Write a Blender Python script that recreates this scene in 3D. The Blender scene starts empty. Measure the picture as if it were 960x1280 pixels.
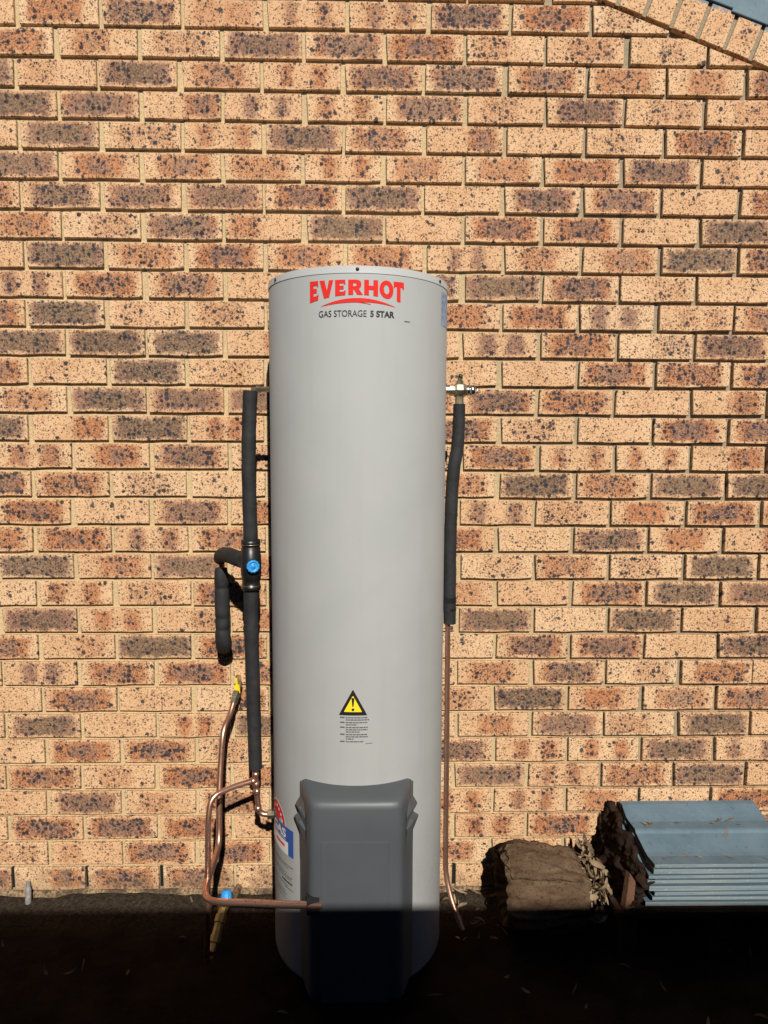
import bpy, bmesh, math, random
from mathutils import Vector, Matrix, noise as mnoise
random.seed(11)
SC = bpy.context.scene
COL = SC.collection
rad = math.radians

# ------------------------------------------------------------------ camera
CAM = Vector((0.0, -2.2071, 1.485))
YAW, PITCH, ROLL, FPX = rad(1.204), rad(5.542), rad(0.2626), 886.0
cF = Vector((math.sin(YAW)*math.cos(PITCH), math.cos(YAW)*math.cos(PITCH), -math.sin(PITCH)))
cR0 = Vector((math.cos(YAW), -math.sin(YAW), 0)); cU0 = cR0.cross(cF)
cR = cR0*math.cos(ROLL) + cU0*math.sin(ROLL); cU = -cR0*math.sin(ROLL) + cU0*math.cos(ROLL)
cd = bpy.data.cameras.new('camera'); cam = bpy.data.objects.new('camera', cd); COL.objects.link(cam)
cd.sensor_fit = 'HORIZONTAL'; cd.sensor_width = 36.0; cd.lens = FPX/960*36
cd.clip_start = 0.05; cd.clip_end = 500
M = Matrix((cR, cU, -cF)).transposed().to_4x4(); M.translation = CAM
cam.matrix_world = M
SC.camera = cam

# ------------------------------------------------------------------ light
SUNV = Vector((0.17, -1.0, 0.70)).normalized()          # towards the sun
EL = math.asin(SUNV.z)
W = bpy.data.worlds.new('World'); SC.world = W; W.use_nodes = True
wn = W.node_tree; bg = wn.nodes['Background']
sky = wn.nodes.new('ShaderNodeTexSky'); sky.sky_type = 'NISHITA'; sky.sun_disc = False
sky.sun_elevation = EL; sky.sun_rotation = rad(180-9.65); sky.air_density = 0.4; sky.dust_density = 0.0; sky.altitude = 50
wn.links.new(sky.outputs[0], bg.inputs[0]); bg.inputs[1].default_value = 0.05
sl = bpy.data.lights.new('sun', 'SUN'); sl.energy = 5.0; sl.angle = rad(0.53); sl.color = (1.0, 0.94, 0.85)
so = bpy.data.objects.new('sun', sl); COL.objects.link(so); so.location = (3, -12, 9)
so.rotation_euler = (-SUNV).to_track_quat('-Z', 'Y').to_euler()
SC.cycles.diffuse_bounces = 1; SC.cycles.max_bounces = 6
SC.view_settings.view_transform = 'Standard'; SC.view_settings.look = 'None'
SC.view_settings.exposure = 0.0; SC.view_settings.gamma = 1.0; SC.view_settings.use_curve_mapping = False

# ------------------------------------------------------------------ node helper
class NT:
    def __init__(s, name):
        s.m = bpy.data.materials.new(name); s.m.use_nodes = True
        s.t = s.m.node_tree; s.b = s.t.nodes['Principled BSDF']; s.out = s.t.nodes['Material Output']
    def put(s, sock, v):
        if isinstance(v, bpy.types.NodeSocket): s.t.links.new(v, sock)
        elif isinstance(v, (tuple, list)) and len(v) == 3 and sock.type == 'RGBA': sock.default_value = (*v, 1)
        else: sock.default_value = v
    def n(s, typ, **kw):
        nd = s.t.nodes.new('ShaderNode'+typ)
        for k, v in kw.items(): setattr(nd, k, v)
        return nd
    def ma(s, op, a, b=0.0, c=None, clamp=False):
        nd = s.n('Math', operation=op); nd.use_clamp = clamp
        s.put(nd.inputs[0], a); s.put(nd.inputs[1], b)
        if c is not None: s.put(nd.inputs[2], c)
        return nd.outputs[0]
    def vm(s, op, a, b):
        nd = s.n('VectorMath', operation=op); s.put(nd.inputs[0], a); s.put(nd.inputs[1], b); return nd.outputs[0]
    def mix(s, f, a, b, blend='MIX'):
        nd = s.n('Mix', data_type='RGBA', blend_type=blend)
        s.put(nd.inputs[0], f); s.put(nd.inputs[6], a); s.put(nd.inputs[7], b); return nd.outputs[2]
    def mixf(s, f, a, b):
        nd = s.n('Mix', data_type='FLOAT'); s.put(nd.inputs[0], f); s.put(nd.inputs[2], a); s.put(nd.inputs[3], b); return nd.outputs[0]
    def ss(s, v, a, b, to0=0.0, to1=1.0):
        nd = s.n('MapRange', interpolation_type='SMOOTHSTEP'); s.put(nd.inputs[0], v)
        nd.inputs[1].default_value = a; nd.inputs[2].default_value = b
        nd.inputs[3].default_value = to0; nd.inputs[4].default_value = to1; return nd.outputs[0]
    def noise(s, vec, scale, detail=3, rough=.55, col=False):
        nd = s.n('TexNoise'); nd.inputs['Scale'].default_value = scale; nd.inputs['Detail'].default_value = detail
        nd.inputs['Roughness'].default_value = rough
        if vec is not None: s.put(nd.inputs['Vector'], vec)
        return nd.outputs['Color' if col else 'Fac']
    def voro(s, vec, scale, feature='F1'):
        nd = s.n('TexVoronoi', voronoi_dimensions='2D', feature=feature); nd.inputs['Scale'].default_value = scale
        s.put(nd.inputs['Vector'], vec); return nd
    def sep(s, v):
        nd = s.n('SeparateXYZ'); s.put(nd.inputs[0], v); return nd.outputs
    def comb(s, x, y, z):
        nd = s.n('CombineXYZ'); s.put(nd.inputs[0], x); s.put(nd.inputs[1], y); s.put(nd.inputs[2], z); return nd.outputs[0]
    def obj(s): return s.n('TexCoord').outputs['Object']
    def bump(s, h, strength=.4, dist=.002):
        nd = s.n('Bump'); nd.inputs['Strength'].default_value = strength; nd.inputs['Distance'].default_value = dist
        s.put(nd.inputs['Height'], h); s.t.links.new(nd.outputs[0], s.b.inputs['Normal'])
    def fin(s, col=None, rough=None, metal=None, spec=None, coat=None):
        if col is not None: s.put(s.b.inputs['Base Color'], col)
        if rough is not None: s.put(s.b.inputs['Roughness'], rough)
        if metal is not None: s.put(s.b.inputs['Metallic'], metal)
        if spec is not None: s.put(s.b.inputs['Specular IOR Level'], spec)
        if coat is not None: s.put(s.b.inputs['Coat Weight'], coat)
        return s.m

# ------------------------------------------------------------------ materials
def brick_material(name, src):
    """speckled clay face brick; src OBJECT = per-object properties, GEOMETRY = mesh attributes"""
    s = NT(name)
    def att(n):
        nd = s.n('Attribute', attribute_type=src, attribute_name=n); return nd
    lobe = s.sep(att('lobe').outputs['Vector']); tone = s.sep(att('tone').outputs['Vector'])
    seed = att('seed').outputs['Fac']
    P = s.obj() if src == 'OBJECT' else att('lcl').outputs['Vector']
    px, py, pz = s.sep(P)
    sx = s.ma('MULTIPLY', seed, 37.3); sz = s.ma('MULTIPLY', seed, 91.7)
    q = s.comb(s.ma('ADD', px, sx), s.ma('ADD', s.ma('ADD', pz, sz), s.ma('MULTIPLY', py, .7)), 0.0)
    n1 = s.ma('SUBTRACT', s.noise(q, 22, 4), .5); n2 = s.ma('SUBTRACT', s.noise(q, 70, 3), .5)
    nf = s.noise(q, 260, 3, .7)
    d1 = s.ma('SUBTRACT', s.ma('ABSOLUTE', s.ma('SUBTRACT', px, lobe[0])), lobe[2])
    d2 = s.ma('SUBTRACT', s.ma('ABSOLUTE', s.ma('SUBTRACT', px, lobe[1])), lobe[2])
    d = s.ma('ADD', s.ma('MINIMUM', d1, d2), s.ma('ADD', s.ma('MULTIPLY', n1, .045), s.ma('MULTIPLY', n2, .035)))
    mx = s.ss(d, .013, -.018)
    dz = s.ma('ADD', s.ma('SUBTRACT', .0395, s.ma('ABSOLUTE', pz)), s.ma('ADD', s.ma('MULTIPLY', n1, .03), s.ma('MULTIPLY', n2, .02)))
    mz = s.ss(dz, .0, .016)
    mask = s.ma('MULTIPLY', mx, mz)
    # colours of the fired body
    cream = s.mix(s.ss(s.noise(q, 9, 2), .3, .7), (.675, .418, .230), (.775, .510, .300))
    cream = s.mix(s.ss(nf, .35, .75), cream, s.mix(.5, cream, (.52, .27, .12)))
    rim = s.ma('MULTIPLY', s.ss(s.ma('ABSOLUTE', px), .085, .112), .35)
    cream = s.mix(rim, cream, (.74, .52, .32))
    cr_ = s.n('TexWhiteNoise', noise_dimensions='1D'); s.put(cr_.inputs['W'], seed)
    cream = s.mix(s.ss(cr_.outputs['Value'], .45, 1.0, 0, .55), cream, s.mix(s.ss(nf, .3, .7), (.61, .36, .195), (.71, .435, .245)))
    cream = s.mix(s.ss(cr_.outputs['Value'], .35, .0, 0, .5), cream, (.76, .54, .33))
    oran = s.mix(s.ss(n2, -.15, .15), (.53, .21, .085), (.41, .145, .065))
    purp = s.mix(s.ss(n2, -.15, .15), (.33, .17, .115), (.205, .105, .082))
    oliv = s.mix(s.ss(n2, -.15, .15), (.215, .14, .088), (.13, .088, .064))
    core = s.ma('MULTIPLY', s.ss(d, -.012, -.065), s.ss(s.ma('ABSOLUTE', pz), .034, .014))
    tn = s.ma('ADD', s.ma('ADD', tone[1], s.ma('MULTIPLY', n1, .8)), s.ma('MULTIPLY_ADD', core, .42, -.16))
    bl = s.mix(s.ss(tn, .15, .5), oran, purp); bl = s.mix(s.ss(tn, .55, .95), bl, oliv)
    col = s.mix(s.ma('MULTIPLY', mask, s.ma('MULTIPLY', tone[0], s.ss(s.noise(q, 150, 3), .2, .62, .55, 1.0))), cream, bl)
    # iron spots in three sizes
    qd = s.vm('ADD', q, s.vm('MULTIPLY', s.vm('SUBTRACT', s.noise(q, 230, 2, col=True), (.5, .5, .5)), (.0115, .0115, 0)))
    def spots(scale, dens, r0, r1, soft=.10, off=0.0):
        v = s.voro(s.vm('ADD', qd, (off, off*1.7, 0)), scale)
        c = s.n('SeparateColor'); s.t.links.new(v.outputs['Color'], c.inputs[0])
        here = s.ma('LESS_THAN', c.outputs[0], dens)
        r = s.ma('MULTIPLY_ADD', c.outputs[1], r1-r0, r0)
        e = s.ma('SUBTRACT', r, v.outputs['Distance'])
        return s.ma('MULTIPLY', here, s.ss(e, -soft*.5, soft*.5)), c.outputs[2]
    mk = s.ma('MULTIPLY', mask, tone[2])
    big, bc = spots(66, s.ma('MULTIPLY', s.ma('MULTIPLY_ADD', mk, .62, .05), s.ss(s.noise(q, 26, 2), .36, .60, .35, 1.25)), .12, .50, .16)
    mid, mc = spots(125, s.ma('MULTIPLY_ADD', mk, .45, .26), .10, .44, .18, 3.1)
    sml, sc_ = spots(240, s.ma('MULTIPLY_ADD', mk, .28, .54), .16, .46, .2, 7.7)
    blue = s.mix(bc, (.018, .016, .019), (.046, .047, .058))
    brn = s.mix(sc_, (.035, .02, .015), (.22, .085, .03))
    col = s.mix(s.ma('MULTIPLY', sml, .85), col, brn)
    clus = s.ma('MULTIPLY', s.ma('MULTIPLY', s.ss(s.ma('ADD', s.noise(q, 34, 3), s.ma('MULTIPLY', s.noise(q, 170, 3), .55)), .86, 1.0), mk), .8)
    col = s.mix(clus, col, s.mix(nf, (.055, .05, .058), (.11, .095, .095)))
    col = s.mix(s.ma('MULTIPLY', mid, .90), col, s.mix(mc, (.035, .028, .03), (.10, .062, .05)))
    col = s.mix(s.ma('MULTIPLY', big, .93), col, blue)
    wp = s.n('NewGeometry').outputs['Position']; wz = s.sep(wp)[2]; wn_ = s.noise(wp, 16, 5, .65)
    dirt = s.ss(s.ma('ADD', wz, s.ma('MULTIPLY', s.ma('SUBTRACT', wn_, .5), -.28)), .10, .02, 0, .5)
    col = s.mix(dirt, col, (.17, .115, .07))
    s.bump(s.ma('ADD', s.ma('MULTIPLY', nf, .6), s.ma('MULTIPLY', n2, 1.1)), .6, .0018)
    return s.fin(col, .85, 0, .25)

BRICK = brick_material('speckled_brick', 'OBJECT')
BRICK_M = brick_material('speckled_brick_far', 'GEOMETRY')

def mat_mortar():
    s = NT('sandy_mortar'); P = s.obj(); x, y, z = s.sep(P)
    n = s.noise(P, 300, 4, .7); n2 = s.noise(P, 6, 3)
    c = s.mix(s.ss(n, .3, .7), (.53, .39, .205), (.74, .565, .325))
    c = s.mix(s.ss(s.noise(P, 2.3, 4, .6), .42, .68, 0, .55), c, s.mix(n, (.40, .29, .17), (.58, .45, .28)))
    g = s.ss(s.ma('ADD', s.ma('ADD', x, s.ma('MULTIPLY', z, .12)), s.ma('MULTIPLY', n2, .5)), .55, 1.35, 0, .85)
    c = s.mix(g, c, s.mix(n, (.19, .16, .115), (.38, .33, .24)))
    c = s.mix(s.ss(s.ma('ADD', z, s.ma('MULTIPLY', n2, .12)), .16, .05), c, (.22, .15, .09))
    s.bump(s.ma('ADD', n, s.ma('MULTIPLY', s.noise(P, 90, 3), 1.5)), .8, .003)
    return s.fin(c, .95, 0, .15)
def mat_footing():
    s = NT('stained_footing'); P = s.obj()
    n = s.noise(P, 14, 5, .65); n2 = s.noise(P, 120, 4, .7)
    c = s.mix(s.ss(n, .42, .6), (.40, .27, .155), (.12, .085, .055)); c = s.mix(s.ss(n2, .35, .7), c, (.045, .035, .025))
    s.bump(s.ma('ADD', n2, n), .9, .006); return s.fin(c, .95, 0, .15)
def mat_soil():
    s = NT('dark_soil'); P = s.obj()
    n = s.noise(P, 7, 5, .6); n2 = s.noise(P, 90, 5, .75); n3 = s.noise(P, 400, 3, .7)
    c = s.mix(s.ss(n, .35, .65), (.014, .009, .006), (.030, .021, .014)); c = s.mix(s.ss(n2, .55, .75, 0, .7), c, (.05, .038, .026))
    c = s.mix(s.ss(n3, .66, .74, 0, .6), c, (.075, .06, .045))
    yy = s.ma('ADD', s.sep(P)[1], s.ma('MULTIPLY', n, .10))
    lit_soil = s.mix(s.ss(n2, .35, .7), (.030, .023, .016), (.095, .075, .055))
    c = s.mix(s.ss(yy, -.16, -.03, 0, .9), c, lit_soil)  # soil painted paler along the sunlit strip, so shaded ground stays dark
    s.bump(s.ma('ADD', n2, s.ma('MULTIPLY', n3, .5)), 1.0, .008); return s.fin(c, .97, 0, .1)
def plain(name, col, rough=.5, metal=0.0, spec=.5, var=.0, vscale=40, bump=0, bscale=300, coat=0, bdist=.0008):
    s = NT(name); c = col; P = s.obj()
    if var: c = s.mix(s.ss(s.noise(P, vscale, 4), .3, .7), tuple(v*(1-var) for v in col), tuple(min(1, v*(1+var)) for v in col))
    if bump: s.bump(s.noise(P, bscale, 3, .6), bump, bdist)
    return s.fin(c, rough, metal, spec, coat)
def mat_copper():
    s = NT('aged_copper'); P = s.obj(); n = s.noise(P, 18, 4, .6); n2 = s.noise(P, 160, 3)
    c = s.mix(s.ss(n, .35, .65), (.78, .47, .35), (.56, .29, .20)); c = s.mix(s.ss(n2, .58, .72), c, (.34, .17, .12))
    return s.fin(c, s.ss(n, .3, .7, .24, .40), .88, .5)
def mat_brass():
    s = NT('dull_brass'); P = s.obj(); n = s.noise(P, 60, 4)
    c = s.mix(s.ss(n, .35, .65), (.56, .50, .36), (.36, .29, .17)); return s.fin(c, .33, .9, .5)
def mat_wood(name, a, b, cset, scale=(4, 60, 60)):
    s = NT(name); P = s.obj(); q = s.vm('MULTIPLY', P, scale)
    n = s.noise(q, 1.0, 5, .65); n2 = s.noise(P, 130, 4, .7); n3 = s.noise(P, 9, 3)
    c = s.mix(s.ss(n, .35, .65), a, b); c = s.mix(s.ss(n2, .52, .7), c, cset); c = s.mix(s.ss(n3, .5, .7, 0, .6), c, a)
    s.bump(s.ma('ADD', n, s.ma('MULTIPLY', n2, .6)), 1.0, .007); return s.fin(c, .92, 0, .15)
def mat_tile():
    s = NT('blue_roof_tile_paint'); P = s.obj(); n = s.noise(P, 11, 5, .6); n2 = s.noise(P, 170, 4, .7); n3 = s.noise(P, 26, 4, .6)
    c = s.mix(s.ss(n, .3, .7), (.098, .160, .205), (.128, .198, .245)); c = s.mix(s.ss(n2, .60, .72, 0, .6), c, (.27, .33, .37))
    c = s.mix(s.ss(n3, .62, .72, 0, .75), c, (.17, .13, .10)); c = s.mix(s.ss(s.noise(P, 60, 4, .7), .60, .68, 0, .55), c, (.07, .085, .09))
    s.bump(n2, .35, .001); return s.fin(c, .55, 0, .35)
def mat_tile_edge():
    s = NT('tile_edge'); P = s.obj(); q = s.vm('MULTIPLY', P, (3, 40, 60)); n = s.noise(q, 1.0, 4, .6); n2 = s.noise(P, 120, 4, .7)
    c = s.mix(s.ss(n, .35, .65), (.13, .20, .255), (.27, .31, .31)); c = s.mix(s.ss(n2, .58, .7), c, (.42, .40, .35)); c = s.mix(s.ss(n, .62, .7), c, (.20, .12, .08))
    s.bump(n2, .4, .001); return s.fin(c, .75, 0, .25)
def mat_leaf():
    s = NT('dry_leaf'); P = s.obj(); n = s.noise(P, 35, 2)
    nd = s.n('Attribute', attribute_type='GEOMETRY', attribute_name='leafv')
    c = s.mix(nd.outputs['Fac'], (.09, .055, .03), (.37, .28, .175)); c = s.mix(s.ss(n, .5, .7, 0, .5), c, (.08, .05, .03))
    return s.fin(c, .8, 0, .2)
def mat_tank():
    s = NT('grey_tank_enamel'); P = s.obj()
    s.bump(s.ma('ADD', s.noise(P, 2.6, 3, .5), s.ma('MULTIPLY', s.noise(P, 700, 2), .03)), .30, .006)
    st = s.noise(s.vm('MULTIPLY', P, (26, 26, 1.3)), 1.0, 4, .6); sm = s.noise(P, 5, 4, .6)
    c = s.mix(s.ss(sm, .3, .7), (.350, .362, .355), (.372, .383, .375))
    c = s.mix(s.ss(st, .52, .75, 0, .35), c, (.325, .330, .318))
    low = s.ss(s.ma('ADD', s.sep(P)[2], s.ma('MULTIPLY', sm, .5)), .75, .15, 0, .35)
    c = s.mix(s.ma('MULTIPLY', low, s.ss(s.noise(P, 60, 4, .7), .4, .7)), c, (.27, .24, .20))
    return s.fin(c, s.ss(sm, .3, .7, .60, .70), .0, .22)

MORTAR, FOOT, SOIL = mat_mortar(), mat_footing(), mat_soil()
COPPER, BRASS = mat_copper(), mat_brass()
TANK = mat_tank()
FOAM = plain('black_foam', (.021, .022, .023), .74, 0, .35, .25, 22, .55, 45, bdist=.004)
BLACKP = plain('black_plastic', (.012, .012, .013), .38, 0, .5)
BLUEP = plain('blue_plastic', (.03, .30, .70), .4, 0, .5)
YELLOW = plain('yellow_plastic', (.85, .62, .02), .45)
STEEL = plain('bright_steel', (.62, .62, .60), .25, 1.0)
COVER = plain('charcoal_plastic', (.074, .083, .092), .47, 0, .5, .04, 8, .12, 900, bdist=.0003)
COVERD = plain('notch_shade', (.016, .017, .018), .7, 0, .2)  # near-black colour standing in for shade inside the pipe notch
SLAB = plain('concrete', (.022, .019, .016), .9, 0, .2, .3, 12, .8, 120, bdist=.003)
RED = plain('red_print', (.72, .03, .025), .75, 0, .15)
INK = plain('black_print', (.012, .012, .012), .5)
GREYINK = plain('grey_print', (.10, .10, .10), .6)
WHITE = plain('white_print', (.72, .72, .70), .4)
BLUEINK = plain('blue_print', (.03, .09, .33), .4)
PALEBLUE = plain('pale_blue_print', (.22, .36, .52), .35, var=.35, vscale=90)
YELINK = plain('yellow_print', (.88, .70, .03), .4)
LOGW = mat_wood('weathered_log', (.080, .047, .027), (.150, .100, .062), (.024, .014, .009), (3.0, 16, 16))
LOGEND = mat_wood('rotten_end', (.06, .04, .026), (.11, .08, .055), (.03, .02, .013), (40, 20, 20))
BARK = mat_wood('dark_bark', (.016, .009, .006), (.034, .019, .012), (.008, .005, .004), (30, 30, 8))
OFFC = mat_wood('reddish_offcut', (.15, .075, .045), (.21, .115, .075), (.10, .055, .034), (50, 50, 6))
TILE, TEDGE = mat_tile(), mat_tile_edge()
PALLET = mat_wood('pallet_timber', (.030, .018, .011), (.060, .040, .026), (.018, .011, .007), (4, 50, 50))
TBODY = plain('tile_body', (.075, .045, .03), .9, var=.3, vscale=60, bump=.6)
LEAF = mat_leaf()
GOLDBRASS = plain('golden_brass', (.62, .44, .16), .4, .85, .5, .25, 60)
FENCE = plain('dark_fence_steel', (.05, .055, .05), .5, var=.1)
STONE = plain('grey_peg', (.22, .21, .20), .8, var=.25, vscale=60, bump=.5)
LIDM = plain('lid_enamel', (.43, .44, .435), .45, .0, .5)

# ------------------------------------------------------------------ mesh helpers
def link(name, me, parent=None, smooth=False):
    o = bpy.data.objects.new(name, me); COL.objects.link(o)
    if parent is not None: o.parent = parent
    if smooth:
        for p in me.polygons: p.use_smooth = True
    return o
def tag(o, label=None, cat=None, group=None, kind=None):
    if label: o['label'] = label
    if cat: o['category'] = cat
    if group: o['group'] = group
    if kind: o['kind'] = kind
    return o
def empty(name, label, cat, loc=(0, 0, 0), group=None):
    o = bpy.data.objects.new(name, None); COL.objects.link(o); o.location = loc; o.empty_display_size = .05
    return tag(o, label, cat, group)

class MB:
    """collects geometry in world coordinates; build() re-bases it to the parent's origin"""
    def __init__(s): s.v = []; s.f = []; s.sm = []
    def add(s, vs, fs, smooth=True):
        b = len(s.v); s.v += [Vector(v) for v in vs]; s.f += [[i+b for i in f] for f in fs]; s.sm += [smooth]*len(fs); return s
    def tube(s, pts, r, seg=14, cap=True, rr=None):
        pts = [Vector(p) for p in pts]; n = len(pts); ring = []; vs = []; fs = []
        t = (pts[1]-pts[0]).normalized(); u = t.orthogonal().normalized()
        for i, p in enumerate(pts):
            a = (pts[i]-pts[i-1]).normalized() if i else (pts[1]-pts[0]).normalized()
            b = (pts[i+1]-pts[i]).normalized() if i < n-1 else a
            tt = (a+b).normalized(); u = (u - tt*u.dot(tt)).normalized(); w = tt.cross(u)
            R = rr[i] if rr else r
            for k in range(seg):
                an = 2*math.pi*k/seg; vs.append(p + (u*math.cos(an)+w*math.sin(an))*R)
        for i in range(n-1):
            for k in range(seg):
                k2 = (k+1) % seg; fs.append([i*seg+k, i*seg+k2, (i+1)*seg+k2, (i+1)*seg+k])
        s.add(vs, fs, True)
        if cap: s.add(vs[:seg], [list(range(seg))[::-1]], False); s.add(vs[-seg:], [list(range(seg))], False)
        return s
    def lathe(s, prof, org=(0, 0, 0), axis=(0, 0, 1), seg=24, smooth=True):
        """prof = [(radius, height)] along axis from org"""
        ax = Vector(axis).normalized(); u = ax.orthogonal().normalized(); w = ax.cross(u); o = Vector(org); vs = []; fs = []
        for r, h in prof:
            for k in range(seg):
                an = 2*math.pi*k/seg; vs.append(o + ax*h + (u*math.cos(an)+w*math.sin(an))*max(r, 1e-5))
        for i in range(len(prof)-1):
            for k in range(seg):
                k2 = (k+1) % seg; fs.append([i*seg+k, i*seg+k2, (i+1)*seg+k2, (i+1)*seg+k])
        s.add(vs, fs, smooth)
        if prof[0][0] > 1e-4: s.add(vs[:seg], [list(range(seg))[::-1]], False)
        if prof[-1][0] > 1e-4: s.add(vs[-seg:], [list(range(seg))], False)
        return s
    def box(s, lo, hi, m=None):
        x0, y0, z0 = lo; x1, y1, z1 = hi
        vs = [Vector(v) for v in ((x0, y0, z0), (x1, y0, z0), (x1, y1, z0), (x0, y1, z0), (x0, y0, z1), (x1, y0, z1), (x1, y1, z1), (x0, y1, z1))]
        if m: vs = [m @ v for v in vs]
        return s.add(vs, [[0, 3, 2, 1], [4, 5, 6, 7], [0, 1, 5, 4], [1, 2, 6, 5], [2, 3, 7, 6], [3, 0, 4, 7]], False)
    def build(s, name, mat, parent=None, bevel=0, label=None):
        org = parent_world(parent)
        me = bpy.data.meshes.new(name); me.from_pydata([v-org for v in s.v], [], s.f); me.update()
        me.polygons.foreach_set('use_smooth', s.sm)
        if bevel:
            bm = bmesh.new(); bm.from_mesh(me)
            es = [e for e in bm.edges if len(e.link_faces) == 2 and e.calc_face_angle(0) > .6]
            bmesh.ops.bevel(bm, geom=es, offset=bevel, segments=2, affect='EDGES', profile=.6); bm.to_mesh(me); bm.free()
        if mat: me.materials.append(mat)
        o = link(name, me, parent)
        if label: o['label'] = label
        return o
def parent_world(p):
    v = Vector((0, 0, 0))
    while p is not None: v = v + Vector(p.location); p = p.parent
    return v
def fillet(pts, r, n=6):
    pts = [Vector(p) for p in pts]; out = [pts[0]]
    for i in range(1, len(pts)-1):
        a, b, c = pts[i-1], pts[i], pts[i+1]
        d = min(r, (a-b).length*.48, (c-b).length*.48)
        p, q = b+(a-b).normalized()*d, b+(c-b).normalized()*d
        for k in range(n+1):
            t = k/n; out.append(p*(1-t)**2 + b*2*t*(1-t) + q*t*t)
    out.append(pts[-1]); return out
def smooth_path(pts, n=6):
    pts = [Vector(p) for p in pts]; P = [pts[0]*2-pts[1]] + pts + [pts[-1]*2-pts[-2]]; out = []
    for i in range(1, len(P)-2):
        a, b, c, d = P[i-1:i+3]
        for k in range(n):
            t = k/n; out.append(.5*((2*b)+(c-a)*t+(2*a-5*b+4*c-d)*t*t+(3*b-3*c+d-a)*t**3))
    out.append(pts[-1]); return out
def fbm(p, s=1.0, o=4):
    v = 0; a = 1; q = Vector(p)*s
    for _ in range(o): v += a*mnoise.noise(q); q = q*2.03; a *= .5
    return v
def to_px(p):
    d = Vector(p)-CAM; z = d.dot(cF); return 480+FPX*d.dot(cR)/z, 640-FPX*d.dot(cU)/z

# ------------------------------------------------------------------ ground
def build_ground():
    def axis(a, b, fine_a, fine_b, st):
        r = []; x = fine_a
        while x < fine_b+1e-6: r.append(x); x += st
        g = .1; x = fine_a
        while x > a: x -= g; g *= 1.7; r.insert(0, x)
        g = .1; x = r[-1]
        while x < b: x += g; g *= 1.7; r.append(x)
        return r
    xs = axis(-80, 80, -1.7, 1.7, .022); ys = axis(-80, 80, -1.9, .05, .022)
    vs = []; nx = len(xs)
    for y in ys:
        for x in xs:
            near = max(0, min(1, (2.2-abs(x))*2))*max(0, min(1, (y+2.3)*2))
            z = (fbm((x, y, 1.3), 3.2)*.010 + fbm((x, y, 4.3), 17, 3)*.0045)*near
            z += .014*max(0, 1-abs(y+.02)/.10)*near*(1+.6*fbm((x, 2, 0), 6, 3))      # dirt banked against the wall
            if y > .04: z = -.02
            vs.append((x, y, z))
    fs = [[j*nx+i, j*nx+i+1, (j+1)*nx+i+1, (j+1)*nx+i] for j in range(len(ys)-1) for i in range(nx-1)]
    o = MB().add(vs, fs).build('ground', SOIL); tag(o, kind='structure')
build_ground()

# ------------------------------------------------------------------ brick house
house = empty('brick_house', 'house gable wall of cream bricks with dark blotches and blue roof verge', 'house')
XL, XR = -1.95, 1.85
RK = lambda x: 2.786 - .364*(x-.68)            # lower edge of the raking course
def wall_backing():
    mb = MB(); zt = lambda x: RK(x)+.06
    xs = [XL+(XR-XL)*i/20 for i in range(21)]; vs = []; fs = []
    for x in xs:                                    # joints are raked a little deeper towards the right corner
        y = .0120 + .005*max(0, min(1, (x-.35)/.8))
        vs += [(x, y, -.05), (x, y, zt(x)), (x, .24, zt(x)), (x, .24, -.05)]
    for i in range(20):
        a, b = i*4, i*4+4
        fs += [[a, b, b+1, a+1], [a+1, b+1, b+2, a+2], [a+2, b+2, b+3, a+3]]
    fs += [[0, 1, 2, 3], [83, 82, 81, 80]]
    return mb.add(vs, fs, False).build('wall', MORTAR, house, label='sandy mortar bed behind the bricks')
wall = wall_backing()

# pattern read off the photograph: p plain, s speckled, o orange, b orange with blue-black spots, d dark, t two patches, l/r patch on one side
ROWS = {0: 'sobsttbbso', 1: 'oosdbbssso', 2: 'dsdotbbboob', 3: 'ddlttbsbss', 4: 'sdstdolpsbs', 5: 'doootoobbs', 6: 'bbbdbdpbbpb', 7: 'osdrdpbbpd',
        8: 'sdobootoodb', 9: 'tbbppddbsp', 10: 'bdssssobtso', 11: 'dddlsstbsd', 12: 'bpdssppppbbb'[:3]+'sssppbbb', 13: 'odddsbbbpl', 14: 'dldtssbspbb', 15: 'tobsssbttl',
        16: 'bbspssodsodd'[:4]+'ssodod', 17: 'bpbossts'+'ob', 18: 'obtossopbol', 19: 'dodosssosds', 20: 'ptsbssspbdd', 21: 'dtsossdpdss', 22: 'bsdbssp'+'bbpd', 23: 'tbboss'+'obsop',
        24: 'pbplsssdoob', 25: 'dptdss'+'odsdp', 26: 'pbbsssbttdt', 27: 'bsboss'+'dtbdp', 28: 'pbsbssttopb', 29: 'bbbsss'+'tbosb', 30: 'ssbbssotbso', 31: 'lbbsss'+'sosbo'}
ROWDX = {0: .010, 13: -.002, 15: .005, 26: .005, 27: -.005, 28: .004, 29: -.004, 4: .001, 8: .004, 5: -.002}
BWID, BHGT, BDEP = .228, .0755, .028
NB = 10
def brick_outline(rn, w=BWID, h=BHGT):
    a, b = w/2, h/2; j = lambda s: rn.uniform(-s, s)
    c = rn.choice([.0, .0, .0, .004, .007])
    return [(-a+j(.001)+c*.6, -b+j(.0008)), (-a*.5+j(.02), -b+j(.0018)), (j(.02), -b+j(.0018)), (a*.5+j(.02), -b+j(.0018)), (a+j(.001), -b+j(.0012)+c*.3),
            (a+j(.001), b+j(.0008)), (a*.5+j(.02), b+j(.001)), (j(.02), b+j(.001)), (-a*.5+j(.02), b+j(.001)), (-a+j(.001), b+j(.0008))]
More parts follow.
